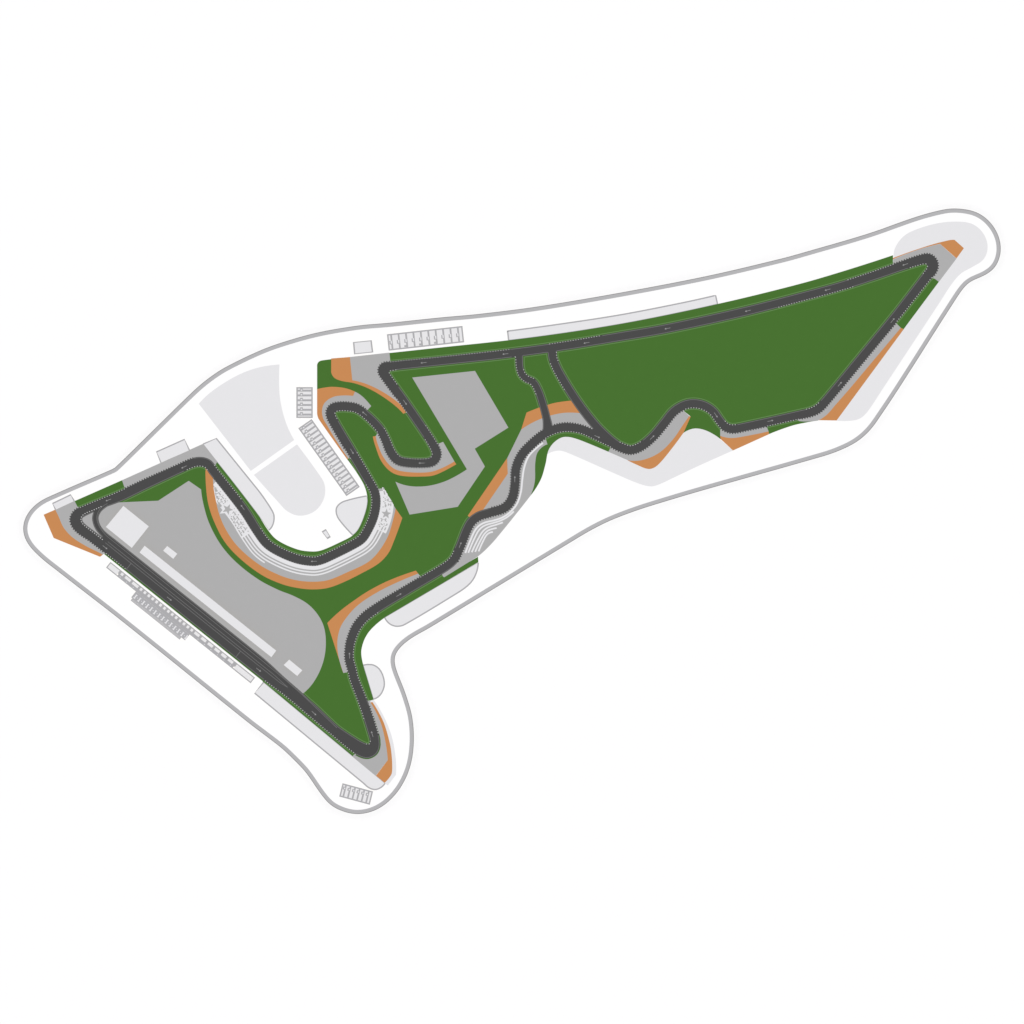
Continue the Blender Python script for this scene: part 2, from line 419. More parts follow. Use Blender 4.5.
# ================================================================== GREY TARMAC
TAR = []
def tarmac(pts):
    TAR.append(pts); return area('tarmac_runoff', pts, M['tarmac'], Z['tarmac'])
c2 = sm((102.5,554.6),(99.6,552.8),(85.9,546),(72.3,537.2),(63.5,527.4),(58.6,516.5),(55.3,509.8))
c4 = sm((213.2,472),(213.2,484),(214.4,493),(219.1,513.8),(226.9,531.3),(238.6,547.3),(258.1,563.8),(277.7,574.4),(295.2,580.0),(312.8,581.7),(328.4,580.0),(348,571.9),(367.5,562.4),(377.8,552.6),(387.6,537),(392.5,522),(395.6,508.6))
c5 = sm((407,411.8),(397.2,401.8),(381.6,391.2),(365.9,383.8),(352.3,380.3))
c6 = sm((353.2,395.9,1),(337.6,395.9),(329.8,398.6),(324,403.8),(322.0,411),(323.2,418.5),(326.6,424.6),(336,440.3),(348.3,458.6))
c7 = sm((375.7,436),(377.7,444),(383.5,457.3),(393.3,468.2),(405,471.7),(424.5,472.5),(436.3,470.3),(454.4,461.4))
c9 = sm((521.2,429.6),(531.8,423.0),(543.5,417.8),(557.2,413.9),(568.9,412.6),(584,413.6))
c11 = sm((628,460.3),(642.5,460),(659.1,452.8),(672.7,439.7),(683.5,424.1),(689.2,415.9))
c12 = sm((720.2,435.8),(731.3,438.0),(745,436.2),(768.6,431.4))
c16 = sm((418.2,573.6),(389.5,585.9),(370,596.6),(357,606),(346.5,617.5),(340.2,628),(337.4,641),(338.4,655.6),(343.3,673.0))
tarmac([(78,520),(84,511),(104,503),(119,502.4),(158.2,500.7),(188.7,480.8),(201.1,489.4)] + sm((201.1,489.4),(203.4,504),(209.3,523.5),(221,545),(236.6,562.6),(258.1,579.2),(277.7,589.6),(293.3,595.8),(307,603.4),(317.2,613.8),(323.6,626),(325.8,640),(324.6,656),(319.8,671.0),(312,684.4),(302.4,694)) + [(298,697),(262,664),(112,548)])
tarmac([(74.4,500.9),(79,509.5),(88,512),(76,520),(110,552),(103.4,554.2)] + c2)
tarmac([(122,480.2),(203,443.8),(217.1,462),(214.6,466.5),(210,468),(198.6,461.7),(126,492)])
tarmac(c4 + [(383.4,488.5),(379,488.5),(376,489)] + run((374.5,492),(312,561)) + run((312,561),(213,469)))
tarmac(c5 + [(349.8,357.0),(389.4,352.6),(390.4,361.4),(392,367)] + run((387,366.4),(404,401)))
tarmac(c6 + [(351.5,457.4),(354.5,456)] + run((353,454),(330.6,413)) + run((330.6,413),(361,411)) + [(366.9,410.6),(371.2,406.1)] + sm((371.2,406.1),(364.5,398.4),(359.5,394.2),(354.8,391.6)))
tarmac(c7 + [(443.1,441.8),(438.2,443.8),(434,446)] + run((435,449),(405,462)) + run((405,462),(380,429)))
tarmac([(412.2,377.5),(475,370.9),(508.4,427.6),(474.8,448.7),(484.9,466.5),(457.7,506.8),(409.6,514.6),(395.4,481.6)] + sm((395.4,481.6),(407.1,485.6),(420.8,486.5),(434.5,484.6),(449,479.6),(466.9,469.3)))
tarmac(c9 + run((604,439.4),(516,469)) + run((516,469),(483,514)) + [(483.3,509.3),(507.6,473.6),(507.2,458.2)])
tarmac([(546,439.5),(547.5,444.6)] + sm(*sB((548,688),(502,725),(488,780),(485,880),(462,952))) + sm((529.9,496.5),(497,537.5),(487.2,548.2),(478,556.4)) + [(444.0,577.4),(440.5,572)] + run((444,567.6),(490,512.6)) + run((490,512.6),(543,434.8)))
tarmac([(612,444),(610.3,448.3),(608.4,451.8)] + c11 + [(683.5,410.8),(682,406)] + run((680,407.4),(612,443)))
tarmac([(720.2,429.9)] + c12 + [(766.5,426),(764,422),(735,428),(723,425)])
tarmac(sm((797.7,420.9),(818.8,420.2),(827,414.5),(836,404.3),(849.1,389.4)) + [(900.8,327.8),(896.9,323.8),(892,321)] + run((892,321),(797,416)))
tarmac([(893.2,266),(893.2,259.0)] + sm((893.2,259.4),(917.4,250.0),(940,243.9)) + [(956.5,258.6),(938.9,281.9),(935,278.9),(930,276)] + run((928,273),(896,267)))
tarmac([(367,700.6),(370.6,700.2)] + sm((370.4,702.2),(380.4,722),(385.4,741.6),(387.8,760.1)) + [(375.6,775.8),(351.6,757.4),(358,750)] + run((358,747),(364,705)))
tarmac(c16 + [(348.9,672),(352,671)] + run((352.4,671),(349.3,652)) + run((349.3,652),(418,582)) + [(421,577)])

# ================================================================== ORANGE GRAVEL
GRV = []
def gravel(pts):
    GRV.append(pts); return area('gravel_trap', pts, M['gravel'], Z['gravel'])
gravel([(43.6,514.7),(54.9,509.8)] + c2[::-1] + [(103,554.6),(100,556.8),(53.7,538)])
gravel(c4[:-1] + [(395.5,508.4),(402.3,518.0)] + sm((402.3,518.0),(391.5,547.2),(387.5,554.4),(381.7,560.9),(376,565.3),(367.5,570.2),(346,581.1),(328.4,587.8),(312.8,589.4),(297.2,587.9),(281.6,584),(262,575.1),(240.5,559),(224.9,542.1),(214.2,521.8),(208.3,504),(206,486.6),(205.5,466)))
gravel([(331.2,358.5),(349.9,357.0),(352.3,380.3)] + c5[::-1] + [(403.4,413.9)] + sm((403.4,413.9),(395.2,405.8),(381.6,395.9),(367.9,388.2),(354.2,383.2),(342,381),(334.8,378.2),(331.7,374),(331.2,370)))
gravel([(317.1,389.1)] + sm((317.1,389.1),(325,387.5),(332.7,386.8),(344.5,388),(354.9,391.6)) + c6 + [(347.4,459.7)] + sm((347.4,459.7,1),(321.5,423.2),(318,417.5),(317.1,412)))
gravel([(372.8,436.6)] + c7 + [(456.3,464.3)] + sm((456.3,464.3),(442.1,472.0),(434,475.3),(426.5,476.4),(403,476),(391.3,472.1),(381.6,461.6),(375.7,447.2),(372.8,436.6)))
gravel([(526.5,412.6)] + sm((526.5,412.6),(541.6,406.7),(555.2,402.8),(568.9,400.8),(573,400.7)) + [(576,406),(584,413.4)] + c9[::-1][1:])
gravel([(507,458.2),(507.8,473.7),(483.4,509.3),(482,513),(472,519),(467.7,515.8)])
gravel(c11 + [(690.7,416.6),(683.5,432.8)] + sm((683.5,432.8),(673,447),(662.6,460),(656,466.5),(650.5,468.9),(645.5,468.4),(640,466.2),(627.5,460.4)))
gravel(c12 + [(769,434.2),(733,450.5),(720.6,439)])
gravel(sm((818.8,420.2),(827,414.5),(836,404.3),(849.1,389.4)) + [(900.8,327.8),(903.8,329.2),(836.6,420.5)])
gravel(sm((893.0,259.3),(917.4,249.9),(940,243.8)) + [(956.5,258.4),(963.9,248.2),(954.5,239.8)] + sm((954.5,239.8),(948,240.4),(927.2,246.0),(893.0,258.0)))
gravel(sm((370.4,702.4),(380.4,722),(385.4,741.6),(387.8,760.1)) + [(375.8,775.8),(384.2,783.4)] + sm((384.7,782.7,1),(391.1,775),(392.2,770),(391.8,757),(390,744),(384.3,724),(378,711),(372.4,702)))
gravel([(415.9,570.6)] + c16 + [(327.3,623)] + sm((327.3,623),(340,611),(355.8,599.2),(370,590.0),(389.5,580.2),(415.9,570.6)))

# ---- kerbs: teeth stand on the runoff where there is tarmac outside, on the track's own edge where there is grass
def inside(p, poly):
    c = False; j = len(poly) - 1
    for i in range(len(poly)):
        if (poly[i][1] > p[1]) != (poly[j][1] > p[1]) and p[0] < (poly[j][0]-poly[i][0])*(p[1]-poly[i][1])/(poly[j][1]-poly[i][1]) + poly[i][0]: c = not c
        j = i
    return c
def on_hard(p): return any(inside(p, q) for q in TAR)
def on_paint(p): return inside(p, TAR[3])
def on_grass(p): return any(inside(p, q) for q in GRS) and not on_hard(p) and not any(inside(p, q) for q in GRV)
LV = []; KB = []; hard_v = []; hard_t = []; WV = []; dark_v = []; dark_t = []; teeth_v = []; teeth_t = []
for l, fl in zip(rl, flag):
    m = len(l); NN = normals(l, True)
    NN = [((NN[i-1][0]+NN[i][0]*2+NN[(i+1) % m][0])/4, (NN[i-1][1]+NN[i][1]*2+NN[(i+1) % m][1])/4) for i in range(m)]
    # inside is to the left of a boundary edge walked with its triangle
    def P(i, d): i %= m; return (l[i][0] + NN[i][0]*d, l[i][1] + NN[i][1]*d)
    sgn = 1
    i = 0
    while i < m:                          # plain line pieces
        if not fl[i]:
            j = i
            while j < m and not fl[j]: j += 1
            path = [P(q, 0) for q in range(i, min(j, m - 1) + 1)] + ([P(0, 0)] if j == m else [])
            if len(path) > 2:
                LV.append(strip_tris([P(q, 0.45) for q in range(i, i+len(path))], [P(q, 1.0) for q in range(i, i+len(path))], False))
            i = j
        else: i += 1
    i = 0
    while i < m:                          # pale worn strip in the grass along the track
        if on_grass(P(i, -1.6)):
            j = i
            while j < m and on_grass(P(j, -1.6)): j += 1
            idx = list(range(i, min(j, m - 1) + 1))
            if len(idx) > 4: WV.append(strip_tris([P(q, -1.35) for q in idx], [P(q, -0.65) for q in idx], False))
            i = j
        else: i += 1
    i = 0
    while i < m:
        if fl[i]:
            j = i
            while j < m and fl[j]: j += 1
            idx = list(range(i, min(j, m - 1) + 1))
            if len(idx) > 2:
                hard = [1 if on_hard(P(q, -2.2)) else 0 for q in idx]
                KB.append(strip_tris([P(q, (-0.05 if on_paint(P(q, -2.2)) else -0.66) if h else -0.02) for q, h in zip(idx, hard)], [P(q, 1.0) for q in idx], False))
            i = j
        else: i += 1
    q = 0
    while q < m - 2:
        if q + 3 < m and fl[q] and fl[q+3]:
            h = on_hard(P(q+1, -2.2)); pz = h and on_paint(P(q+1, -2.2)); a0, a1 = (-0.02, 0.7) if pz else (-0.66, 0.32) if h else (0.1, 0.82)
            nq = 3 if h else 2
            tv, tt = (dark_v, dark_t) if pz else (hard_v, hard_t) if h else (teeth_v, teeth_t); o = len(tv)
            tv += [P(q, a0), P(q+1, a0), P(q+nq, a0), P(q+nq, a1), P(q+1, a1), P(q, a1)]
            tt += [(o, o+1, o+4), (o, o+4, o+5), (o+1, o+2, o+3), (o+1, o+3, o+4)]
            q += 6
        else: q += 1
v, t = union(LV); flat('edge_line', v, t, M['line'], Z['line'], parent=track)
v, t = union(WV); flat('worn_grass_strip', v, t, M['worn'], Z['gravel'] + 0.02)
v, t = union(KB); flat('kerb_base', v, t, M['asphalt'], Z['line'] - 0.02, parent=track)
TIP = resample_open(smooth([(101.5,506.4),(94,509.8),(86,513),(82.2,515.8),(80.9,519.3),(82.2,523.2),(87,527.6),(94,533),(103,540)], False, .5), 0.5)
for q in range(0, len(TIP) - 2, 5):
    NN = normals(TIP, False); o = len(teeth_v)
    teeth_v += [(TIP[k][0]+NN[k][0]*d, TIP[k][1]+NN[k][1]*d) for k, d in ((q,-.4),(q+2,-.4),(q+2,.4),(q,.4))]
    teeth_t += [(o,o+1,o+2),(o,o+2,o+3)]
v, t = union([(dark_v, dark_t)]); flat('kerb', v, t, M['kerb_dark'], Z['line'] + 0.01, parent=track)
v, t = union([(hard_v, hard_t)]); flat('kerb', v, t, M['kerb_grey'], Z['line'] + 0.01, parent=track)
v, t = union([(teeth_v, teeth_t)]); flat('kerb', v, t, M['kerb'], Z['line'] + 0.01, parent=track)


# ================================================================== PALE PAVED GROUND
def paved(pts): return area('paved_area', pts, M['pale'], Z['paved'])
paved(sm((198.8,403.8),(211.3,391.8),(230,379.4),(245.6,371.7),(261.3,366.9),(279.5,364.5,1),(279.5,393),(282.3,410.3),(287,425.5),(294.2,440)) + [(250.8,470.9)])
paved([(253.9,474.9),(297,444.4)] + sm((297,444.4),(320.5,476.5),(324.4,484),(325.1,493),(322.4,502),(315.7,510.4),(306,515),(296,515.2),(286.4,510.6),(280,504),(254.0,475)))
paved(sm((893.6,256),(895.9,246.2),(904.3,235.7),(917.4,229.0),(937,223.4),(954.5,221.6),(970.2,223.2),(980.2,229.6),(986.4,239.8),(987.3,250.5),(982.9,260),(972.1,267.1),(961.4,273.2),(952.6,282.8),(940,302),(882.3,389.5),(868,411),(860.8,418),(852.3,420.6),(836.1,420.6,1)) + [(886,352),(902,328),(938,281),(955,258),(962,248),(953,241),(894,260)])
paved(sm((683.5,432.8,1),(690.3,429.6),(698.1,428.5),(706,430.5),(714,434.6),(722,441),(733,450.5,1),(700,465.2),(672,478.4),(661,483.6),(651.5,486.4),(640,484),(620,475.8),(571,454.2),(561.1,450.8),(553.5,451.4),(546.9,454.5,1),(549,446.7),(555,440.8),(561,437.8),(567.5,437),(575,437),(586,441),(608,449.5),(627,457.5),(640,463),(650,466),(656,462),(671,446)))
paved(sm((373.6,699.6),(384.3,717.5),(391.6,736),(395.6,757.2),(396,774.8,1),(387.8,785.5,1),(384.4,783,1)) + sm((384.7,782.2,1),(390.5,775),(391.8,770),(391.2,757),(389.4,744),(383.7,724),(377,711),(370,701)))

# ================================================================== PAINTED STRIPES
def stripe(pts, w=1.65, name='painted_stripe', off=0.0):
    v, t = union([ribbon(smooth(pts, False, 1.0), w, False, off)])
    return flat(name, v, t, M['pale'], Z['paint'])
stripe([(542.7,442.6),(535,448.6),(527.9,456.5),(523.6,468),(521.8,480),(520.4,492),(516.6,503.4),(510,511.6),(503,516.6),(495,519.6),(484.9,522),(478.4,525.6),(474.1,531),(470,540),(464.9,552.8)], 1.8, 'painted_stripe', -0.5)
stripe([(513.8,511.3),(507,517.2),(500,520.8),(493,523),(486,525),(481,528),(477,533.2),(468.3,552.8)])
stripe([(502.9,522.4),(496,524.8),(489.2,526.9),(484.2,530),(480.3,535),(471.8,552.2)])
stripe([(496.7,528),(490,529.7),(486.6,531.6),(483,536),(475.2,551.8)])
stripe([(492.9,532.0),(488.8,533.2),(485.6,536.4),(478.6,551.4)])
# bands that follow the outside of the long corner
def span(a, b): return run(a, b)
def band(a, b, o0, o1):
    p = span(a, b)
    Nn = normals(p, False)
    test = (p[len(p)//2][0] + Nn[len(p)//2][0]*9, p[len(p)//2][1] + Nn[len(p)//2][1]*9)
    ctr = (300, 500); sg = 1 if math.dist(test, ctr) > math.dist(p[len(p)//2], ctr) else -1
    return strip_tris([(q[0]+sg*n[0]*o0, q[1]+sg*n[1]*o0) for q, n in zip(p, Nn)], [(q[0]+sg*n[0]*o1, q[1]+sg*n[1]*o1) for q, n in zip(p, Nn)], False), p, Nn, sg
def inside(p, poly):
    c = False; j = len(poly) - 1
    for i in range(len(poly)):
        if (poly[i][1] > p[1]) != (poly[j][1] > p[1]) and p[0] < (poly[j][0]-poly[i][0])*(p[1]-poly[i][1])/(poly[j][1]-poly[i][1]) + poly[i][0]: c = not c
        j = i
    return c
zone = c4 + [(383.4,488.2),(378.6,488.2)] + run((374.5,492),(312,561)) + run((312,561),(213,469))
def clipped(st):
    V, T = st[0]; T = [t for t in T if all(inside(V[i], zone) for i in t)]
    return V, T
mid = [((258,529),(372,519))]
for o0, o1, a, b in ((3.9, 8.6, (212,467), (374.2,493)), (10.0, 11.45, (256,526), (372,519)), (13.0, 14.45, (256,526), (370,524)), (16.0, 17.35, (252,521), (274,548.5))):
    p_a = span(a, (312,561)); p_b = span((312,561), b) if b[0] > 312 else None
    path = p_a + p_b[1:] if p_b else span(a, b)
    Nn = normals(path, False); k = len(path)//2
    sg = 1 if math.dist((path[k][0]+Nn[k][0]*9, path[k][1]+Nn[k][1]*9), (300,490)) > math.dist(path[k], (300,490)) else -1
    st = strip_tris([(q[0]+sg*m_[0]*o0, q[1]+sg*m_[1]*o0) for q, m_ in zip(path, Nn)], [(q[0]+sg*m_[0]*o1, q[1]+sg*m_[1]*o1) for q, m_ in zip(path, Nn)], False)
    T = [t_ for t_ in st[1] if all(inside(st[0][i], zone) for i in t_)]
    v, t = union([(st[0], T)]); flat('painted_stripe', v, t, M['pale'], Z['paint'])
specks_v = []; specks_t = []
def speck(cx, cy, dx, dy, l, w):
    o = len(specks_v); nx, ny = -dy, dx
    for a, b in ((-1, -1), (1, -1), (1, 1), (-1, 1)):
        specks_v.append((cx + dx*l*a/2 + nx*w*b/2 + random.uniform(-.12, .12), cy + dy*l*a/2 + ny*w*b/2 + random.uniform(-.12, .12)))
    specks_t.extend([(o, o+1, o+2), (o, o+2, o+3)])
def star(c, r, rot, inner=0.4):
    q = [(c[0] + (r if k % 2 == 0 else r*inner)*math.cos(rot + k*math.pi/5), c[1] + (r if k % 2 == 0 else r*inner)*math.sin(rot + k*math.pi/5)) for k in range(10)]
    return q
for (a, b, far_off, sc_, srot) in (((212,467), (257,528), 17.2, (227.6,509.3), -1.13), ((371.6,486.8), (369,526), 17.8, (386.2,513.9), -1.45)):
    path = span(a, b); Nn = normals(path, False); k = len(path)//2
    sg = 1 if math.dist((path[k][0]+Nn[k][0]*9, path[k][1]+Nn[k][1]*9), (300,490)) > math.dist(path[k], (300,490)) else -1
    cols = [4.0, 9.2, 12.3, 15.2, far_off]
    for o0, o1 in ((8.4, far_off),):
        st = strip_tris([(q[0]+sg*m_[0]*o0, q[1]+sg*m_[1]*o0) for q, m_ in zip(path, Nn)], [(q[0]+sg*m_[0]*o1, q[1]+sg*m_[1]*o1) for q, m_ in zip(path, Nn)], False)
        cut = []
        # subdivide across so the edge follows the gravel
        nn = len(path); V = []; T = []; R_ = 10
        for i in range(nn):
            for r in range(R_ + 1):
                o_ = o0 + (o1 - o0)*r/R_; V.append((path[i][0]+sg*Nn[i][0]*o_, path[i][1]+sg*Nn[i][1]*o_))
        for i in range(nn - 1):
            for r in range(R_):
                A_, B_ = i*(R_+1)+r, (i+1)*(R_+1)+r
                T += [(A_, B_, B_+1), (A_, B_+1, A_+1)]
        T = [t_ for t_ in T if sum(inside(V[i], zone) for i in t_) >= 1]
        v, t = union([(V, T)]); flat('painted_stripe', v, t, M['pale'], Z['paint'] - 0.02)
    L_ = 0
    for off in (7.6, 9.3, 10.9, 12.4, 13.9, 15.3):
        i = random.randint(1, 4)
        while i < len(path) - 2:
            ln = random.choice((1.0, 1.4, 2.2, 3.0, 3.6)) if off in (9.3, 12.4, 15.3) else random.choice((.7, 1.0))
            x, y = path[i][0]+sg*Nn[i][0]*(off+random.uniform(-.4, .4)), path[i][1]+sg*Nn[i][1]*(off+random.uniform(-.4, .4))
            if inside((x, y), zone) and math.dist((x, y), sc_) > 5.8:
                speck(x, y, -Nn[i][1], Nn[i][0], ln, random.uniform(1.0, 1.35))
            i += max(1, int((ln + random.uniform(.6, 1.4) if off in (9.3, 12.4, 15.3) else random.uniform(2.5, 6)) / 1.2 + .5))
    big = star(sc_, 9.0 if sc_[0] < 300 else 6.6, srot, 0.46)
    if sc_[0] < 300:
        flat('painted_star', big, tess(big), M['pale'], Z['paint'] + 0.02)
    small = star(sc_, 5.7 if sc_[0] < 300 else 5.3, srot, 0.42)
    flat('painted_star', small, tess(small), M['tarmac'], Z['paint'] + 0.04)
for tri in (((214.0,487.2),(217.9,491.8),(215.0,491.9)),((215.0,493.8),(218.9,498.4),(216.7,499.0)),((216.8,500.9),(221.9,507.2),(219.4,506.9))):
    o = len(specks_v); specks_v += tri; specks_t.append((o, o+1, o+2))
v, t = union([(specks_v, specks_t)]); fo = flat('painted_speckle', v, t, M['tarmac'], Z['paint'] + 0.01)

# ================================================================== SPECTATOR TERRACES
def terrace(label, outline, wall_from, wall_to, h=1.2, ww=1.4, thin=True, group='outlined spectator terraces beside the track', name='spectator_terrace', cat='terrace'):
    """outline: closed list; the thick wall runs along outline[wall_from:wall_to]; thin coping on the rest"""
    q = [p[:2] for p in outline]
    cx = sum(p[0] for p in q)/len(q); cy = sum(p[1] for p in q)/len(q)
    r = thing(name, label, cat, (cx, cy), group)
    part(MB().prism(q, 0.0, h), 'terrace_floor', M['pale'], r)
    n = len(q)
    idx = [(wall_from + k) % n for k in range(((wall_to - wall_from) % n) + 1)] if wall_from != wall_to else list(range(n))
    path = [q[i] for i in idx]
    part(MB().strip(path, ww, 0.0, h + 0.5, wall_from == wall_to), 'retaining_wall', M['wall'], r)
    if wall_from != wall_to and thin:
        idx = [(wall_to + k) % n for k in range(((wall_from - wall_to) % n) + 1)]
        part(MB().strip([q[i] for i in idx], 0.45, 0.0, h + 0.3), 'coping', M['wall'], r)
    return r
terrace('small outlined terrace touching the perimeter road at the far western bend', [(55.5,509.6),(52.6,503.5),(70.7,494.8),(74.3,501)], 0, 3, thin=False)
terrace('small outlined terrace standing alone above the grey runoff of the northern left corner', [(160.9,462.6),(156.5,451.9),(184.5,439.4),(189.4,450.2)], 0, 3, thin=False)
o = [(203.2,444)] + [(216.3,438.4),(256.0,487.5)] + sm((256,487.5),(262.5,496),(270.2,507.5),(273.6,514),(274,519.6),(272.4,525.7),(268.9,530.2))
o2 = sm((268.9,530.2),(255.2,510.6),(218.3,463.2))
terrace('long pale outlined terrace with one rounded end, sloping along the left car park', o + o2[1:], 0, len(o) - 1)
o = sm((366.6,496),(344.5,501.2),(338.6,504.8),(336.2,509.4),(337.2,516),(341.5,522.6),(352.7,535)); o2 = sm((352.7,535),(358.7,528.2),(364.8,513.6),(367.3,502),(366.6,496))
terrace('teardrop shaped pale terrace inside the bend, right of the rounded car park', o + o2[1:-1], 0, len(o) - 1)
o = [(508.6,340),(507.6,331.1)] + sm((507.6,331.1),(560,324.1),(620,314.9),(680,303.3),(715.6,295.4)) + [(717.5,303.8)]
o2 = sm((717.5,303.8),(640,320.1),(575,331.1),(508.6,340))
terrace('very long thin terrace along the northern back straight', o + o2[1:-1], 0, len(o) - 1)
o = sm((384.8,617.6),(387.3,621.6),(391.5,624.9),(397.3,626.3),(404.5,624.6),(457,593.2),(466,587),(472.3,580.6),(476.6,572),(478.2,562.6))
terrace('long pale terrace with rounded lower corners below the striped runoff', o, 0, len(o) - 1)
o = sm((363.4,665.2),(368.7,664.5),(374,665.3),(379.2,669),(383,676.1),(384.3,685),(381.8,692.6),(378,697),(373.6,699))
terrace('half round pale terrace beside the climb above the bottom hairpin', o, 0, len(o) - 1)
o = [(263.5,682.4),(254.6,693.1)] + [(364.5,784.0)] + sm((364.5,784.0),(369.5,788),(375,789.5),(380.4,787.8),(385,783.4))
terrace('long outlined terrace with rounded tip running down to the bottom hairpin', o, 0, len(o) - 1)

# ================================================================== BUILDINGS
def lerp(a, b, t): return (a[0] + (b[0]-a[0])*t, a[1] + (b[1]-a[1])*t)
def building(label, q, h, name='paddock_building', group=None, doors=1, windows=3, cat='building', rim=False, door_name='door'):
    """flat-roofed building on the plan quadrilateral q; doors along q[0]-q[1], windows on every side"""
    cx = sum(p[0] for p in q)/4; cy = sum(p[1] for p in q)/4
    r = thing(name, label, cat, (cx, cy), group)
    inn = [lerp(p, (cx, cy), 0.35 / math.dist(p, (cx, cy))) for p in q]
    part(MB().prism(inn, 0.0, h), 'wall', M['wall'], r)
    rf = part(MB().prism(q, h + 0.003, h + 0.4), 'roof', M['roof'], r)
    if rim:
        ins = [lerp(p, (cx, cy), 0.62 / math.dist(p, (cx, cy)) * 2.75) for p in q]
        for k in range(4):
            mb = MB().prism([q[k], q[(k+1) % 4], ins[(k+1) % 4], ins[k]], h + 0.403, h + 0.9)
            sub(mb, 'parapet', M['wall'], rf, r)
    def on_wall(k, t0, t1, z0, z1, nm, mat):
        a, b = inn[k], inn[(k+1) % 4]; p0, p1 = lerp(a, b, t0), lerp(a, b, t1)
        nx, ny = (b[1]-a[1]), -(b[0]-a[0]); l = math.hypot(nx, ny); nx /= l; ny /= l
        m_ = ((p0[0]+p1[0])/2 - cx, (p0[1]+p1[1])/2 - cy)
        if nx*m_[0] + ny*m_[1] < 0: nx, ny = -nx, -ny
        mb = MB().prism([p0, p1, (p1[0]+nx*.05, p1[1]+ny*.05), (p0[0]+nx*.05, p0[1]+ny*.05)], z0, z1)
        return part(mb, nm, mat, r)
    for k in range(doors):
        t = (k + .5) / doors; w_ = min(.32/doors, .25)
        on_wall(0, t - w_, t + w_, 0.05, min(3.2, h - .6), door_name, M['door'])
    for k in (1, 2, 3):
        L = math.dist(inn[k], inn[(k+1) % 4]); m_ = windows if L > 8 else 1
        for j in range(m_):
            t = (j + .5) / m_; on_wall(k, t - .28/m_, t + .28/m_, 1.2, 2.8, 'window', M['glass'])
    return r
building('large square pale building at the western end of the grey paddock', [(105.9,527),(131.8,547.9),(148.8,526.4),(123.4,505.9)], 7.0, doors=4, windows=5)
building('very long thin pale pit building beside the main straight', [(139.5,552.4),(271.4,657.2),(276.2,650.6),(144.6,545.7)], 8.0, 'pit_building', doors=30, windows=24, door_name='garage_door')
building('smallest plain pale building, in the paddock behind the western end of the pit building', [(163.1,550.6),(173.3,558.9),(177.3,553.8),(167.2,546)], 4.5, doors=2, windows=2)
q = [(283.7,665.0),(297.2,676.0),(302.3,670.3),(289.2,659.6)]
building('plain pale hut at the eastern tip of the grey paddock near the pit exit', q, 4.5, doors=2, windows=2)
building('grey rimmed pale hall above the orange gravel at the north', [(354.0,354.4),(373.3,352.4),(371.8,340.2),(352.9,342.1)], 5.5, 'outlined_hall', doors=3, windows=3, rim=True)
building('tiny grey rimmed kiosk on white ground beside the teardrop terrace', [(327.4,539.2),(330.8,537.2),(325.8,528.9),(321.6,531.5)], 3.5, 'kiosk', doors=1, windows=1, rim=True)

